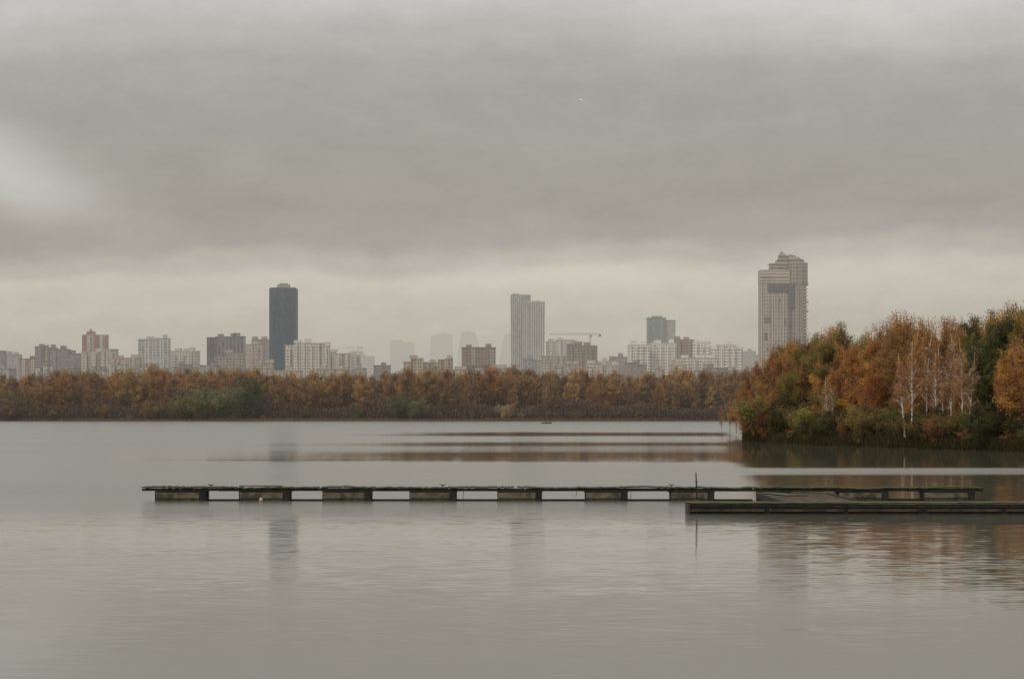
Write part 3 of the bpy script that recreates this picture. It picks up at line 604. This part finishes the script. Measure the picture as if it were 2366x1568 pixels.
# ---------------------------------------------------------------- docks
m,k=newmat('mossy_timber'); tc=k.n('ShaderNodeTexCoord').outputs['Object']; x,y,z=k.sep(tc)
n=k.noise(tc,1.3,5,.65).outputs[0]; nf=k.noise(tc,9.,4,.6).outputs[0]; nz=k.sep(k.n('ShaderNodeNewGeometry').outputs['Normal'])[2]
wood=k.mixc(nf,(.022,.018,.011),(.065,.050,.032)); moss=k.mixc(nf,(.038,.048,.012),(.11,.13,.032))
col=k.mixc(k.m('MULTIPLY',k.sstep(n,.38,.58),k.sstep(nz,-.2,.6,.40,.95)),wood,moss)
bmp=k.n('ShaderNodeBump',{'Height':nf,'Strength':.6,'Distance':.02})
MOSS=finish(m,k,k.n('ShaderNodeBsdfPrincipled',{'Base Color':col,'Roughness':.9,'Normal':bmp.outputs[0]}).outputs[0],False)
DARKW=pbr('wet_dark_timber',(.026,.020,.012),(.009,.008,.005),3.,.85,False,.5)
CONC=pbr('weathered_concrete',(.16,.135,.09),(.05,.045,.026),2.5,.9,False,.6,5,(.02,.14))
STEEL=pbr('rusty_steel',(.06,.035,.022),(.03,.022,.018),8.,.7)
def cleat():
    return MB().tube([(0,0,0),(0,0,.08)],[.026,.024],6).tube([(-.13,0,.13),(-.07,0,.085),(.07,0,.085),(.13,0,.13)],[.014,.022,.022,.014],6)
def floating_dock(label,xa,xb,Y,ztop,ponts,cleats,wid=1.3,low=None):
    e=thing('floating_dock',label,'dock',(xa,Y,0),0,'old floating docks on the lake'); L=xb-xa
    dk=MB(); x=0
    while x<L:
        w_=min(.15,L-x); j=random.uniform(-.014,.02); sag=.02*math.sin(x*.9)+.012*math.sin(x*2.3)
        if random.random()>.02: dk.box(x,x+w_-.012,random.uniform(-.05,.02),wid+random.uniform(-.02,.05),ztop-.05+j+sag,ztop+j+sag)
        x+=.15
    part(e,'deck',dk,MOSS)
    for yy in(.04,wid-.12):
        b=MB(); xs_=np.linspace(0,L,int(L/3.9)+2)
        for i in range(len(xs_)-1): j=random.uniform(-.012,.012); b.box(xs_[i]+.01,xs_[i+1]-.01,yy,yy+.08,ztop-.175+j,ztop-.075+j)
        part(e,'beam',b,DARKW)
    if low: part(e,'beam',MB().tube([(low[0]-xa,.25,.03),(low[1]-xa,.25,.03)],[.055,.055],8),DARKW,'thin dark pipe lying at the waterline')
    for (a,b_) in ponts:
        a-=xa; b_-=xa; p=MB(); p.box(a+.02,b_-.28,.0,wid-.1,-.35,ztop-.24); o=part(e,'pontoon',p,CONC,bevel=.03)
        f=MB().box(a-.05,b_+.03,.02,wid-.12,ztop-.237,ztop-.18); f.box(b_-.27,b_+.01,-.01,wid-.1,-.35,ztop-.24); f.box(a-.04,a+.01,-.015,.06,-.3,ztop-.24)
        f.box(a+.02,b_-.28,-.03,-.003,.10,.13); part(o,'pontoon_frame',f,DARKW)
    for c_ in cleats:
        o=part(e,'cleat',cleat(),STEEL); o.location=(c_-xa,.35,ztop+.01)
    return e
YB=109.; q=lambda p:wx(p,YB)
d1=floating_dock('long mossy timber floating dock on concrete pontoons',q(327),q(1745),YB,.62,[(q(a),q(b)) for a,b in((360,475),(554,668),(747,857),(948,1054),(1151,1252),(1353,1450),(1549,1650))],[q(485),q(1022),q(1553)],low=(q(362),q(1740)))
part(d1,'loose_board',MB().box(4.4,6.3,-.03,.3,.66,.70),MOSS)
YR=109.6; q2=lambda p:wx(p,YR)
d2=floating_dock('mossy dock section with two pontoons and low beam',q2(1748),q2(2272),YR,.59,[(q2(1752),q2(1826)),(q2(1938),q2(2052)),(q2(2133),q2(2252))],[],low=(q2(1750),q2(2255)))
e=thing('connecting_platform','worn low timber platform joining two floating docks','platform',(wx(1745,108),98,0)); Wp=wx(1930,104)-wx(1745,108)
dk_=MB(); y=0.
while y<9.6:
    dk_.box(.1+random.uniform(-.03,.03),Wp+random.uniform(-.05,.05),y,y+.19,.33,.38+random.uniform(0,.015)); y+=.2
part(e,'deck',dk_,pbr('bare_worn_timber',(.10,.068,.038),(.035,.026,.015),2.,.9,False,.4))
part(e,'beam',MB().box(0,.09,0,9.7,.2,.43).box(Wp+.06,Wp+.15,0,9.7,.2,.43).box(0.1,Wp,9.62,9.72,.2,.41),DARKW)
part(e,'ramp',MB().prism([(0,9.7),(.8,9.7),(1.9,6.),(.9,6.)],.40,.44),MOSS)
part(e,'pontoon',MB().box(.1,Wp-.1,.2,2,-.3,.3),CONC,bevel=.03)
# front dock
YF=95.; xa=wx(1592,YF); xb=27.; e=thing('floating_dock','low heavy dark timber dock with mossy edge','dock',(xa,YF,0),0,'old floating docks on the lake'); L=xb-xa
dk_=MB(); x=0
while x<L: dk_.box(x,x+.17,-.02+random.uniform(-.02,.02),1.5,.40,.45+random.uniform(-.008,.012)); x+=.185
part(e,'deck',dk_,MOSS)
b=MB(); x=0.
while x<L:
    l=min(4.2,L-x); j=random.uniform(-.01,.01); b.box(x+.01,x+l-.01,0.02,.14,.27+j,.385+j); x+=4.2
part(e,'beam',b,DARKW)
part(e,'hull',MB().box(.05,L,.06,1.42,-.3,.26),DARKW)
b=MB(); x=0.
while x<L: b.box(x+.06,x+min(3.,L-x)-.03,-.02,.05,.1,.2); x+=3.1
part(e,'fender',b,pbr('wet_fender',(.065,.05,.028),(.02,.016,.01),2.5,.85,False,.5))
part(e,'end_plate',MB().box(-.05,.045,-.03,1.45,-.2,.47),STEEL)
Yp=97.2; e=thing('mooring_pole','thin dark upright mooring pole beside the dock','pole',(wx(1609,Yp),Yp,-.5)); zt=wz(1092,Yp)+.5
part(e,'shaft',MB().tube([(0,0,0),(.02,0,zt*.6),(-.02,0,zt)],[.035,.032,.022],8),DARKW); part(e,'bracket',MB().box(-.08,.08,-.5,.04,.92,.97).tube([(-.05,0,zt-.35),(.05,0,zt-.35)],[.02,.02],5),STEEL)
bpy.ops.mesh.primitive_uv_sphere_add(segments=20,ring_count=12,radius=.09,location=(wx(603,108.6),108.6,.06)); o=bpy.context.object; o.name='mooring_buoy'
o.data.materials.append(pbr('buoy_plastic',(.55,.42,.37),(.45,.25,.2),6.,.5)); tag(o,'small pinkish white mooring buoy beside the dock','buoy')
for v_ in o.data.vertices:
    if v_.co.z>.07: v_.co.z+=.03
for px_,zl in((1070,.5),(1331,.35),(1457,.45),(858,.2)):
    X=q(px_); o=addobj('mooring_rope',MB().tube([(0,0,0),(.02,-.02,-zl*.5),(-.01,0,-zl)],[.013,.012,.014],5).mesh('rope',STEEL),None,(X,YB-.06,.55)); tag(o,'thin dark rope hanging from the dock edge','rope','ropes hanging from the dock')
# tiny boat and angler
Yb=860.; X=wx(1262,Yb); e=thing('rowing_boat','small dark rowing boat carrying an angler','boat',(X,Yb,0))
hb=MB(); secs=[(-1.7,.35,.42),(-1.2,.6,.36),(0,.72,.34),(1.1,.55,.4),(1.9,.05,.58)]
for x_,w_,h_ in secs: hb.v+=[(x_,-w_,h_),(x_,-w_*.7,-.1),(x_,w_*.7,-.1),(x_,w_,h_),(x_,w_*.85,h_),(x_,w_*.55,.05),(x_,-w_*.55,.05),(x_,-w_*.85,h_)]
for i in range(4):
    for j in range(8): a_=i*8+j; b_=i*8+(j+1)%8; hb.f.append((a_,a_+8,b_+8,b_))
hb.f+=[tuple(range(8)),tuple(range(39,31,-1))]
part(e,'hull',hb,plain((.05,.05,.045))); part(e,'seat',MB().box(-.3,0,-.55,.55,.28,.33),DARKW); part(e,'oar',MB().tube([(.2,-.7,.4),(1.4,-1.9,.05)],[.03,.03],5).box(1.3,1.6,-2.1,-1.9,.0,.06),DARKW)
me=bpy.data.meshes.new('person'); vv=[(0,0,.42),(.02,0,.7),(.05,0,.92),(.06,0,1.02),(.08,0,1.17),(0,.1,.4),(.42,.12,.45),(.5,.12,.08),(0,-.1,.4),(.42,-.12,.45),(.5,-.12,.08),(.05,.2,.88),(.15,.26,.66),(.38,.12,.6),(.05,-.2,.88),(.15,-.26,.66),(.38,-.12,.6)]
me.from_pydata(vv,[(0,1),(1,2),(2,3),(3,4),(0,5),(5,6),(6,7),(0,8),(8,9),(9,10),(2,11),(11,12),(12,13),(2,14),(14,15),(15,16)],[]); me.materials.append(plain((.06,.055,.05)))
o=addobj('person',me,None,(X-.15,Yb,0)); o.modifiers.new('skin','SKIN')
for i,rd in enumerate([.15,.15,.16,.06,.11,.1,.08,.05,.1,.08,.05,.08,.055,.04,.08,.055,.04]): me.skin_vertices[0].data[i].radius=(rd,rd)
me.skin_vertices[0].data[0].use_root=True; o.modifiers.new('sub','SUBSURF').levels=1
tag(o,'seated angler in dark clothing in a rowing boat','person')
Yg=380.; e=thing('gull','white gull gliding with outstretched wings','bird',(wx(1342,Yg),Yg,wz(232,Yg))); gw=plain((.8,.8,.78))
part(e,'body',MB().tube([(-.28,0,0),(-.12,0,.02),(.1,0,.03),(.22,0,.05),(.32,0,.03)],[.02,.07,.075,.045,.012],8),gw,smooth=True)
for s_ in(1,-1):
    b=MB(); b.v=[(.1,0,.04),(-.08,0,.04),(.12,s_*.3,.12),(-.05,s_*.3,.12),(-.08,s_*.66,.06),(.1,0,.055),(-.08,0,.05),(.12,s_*.3,.135),(-.05,s_*.3,.13)]; b.f=[(0,1,3,2),(2,3,4),(5,7,8,6),(7,4,8)]; part(e,'wing',b,gw)
e.rotation_euler=(.5,0,.5)
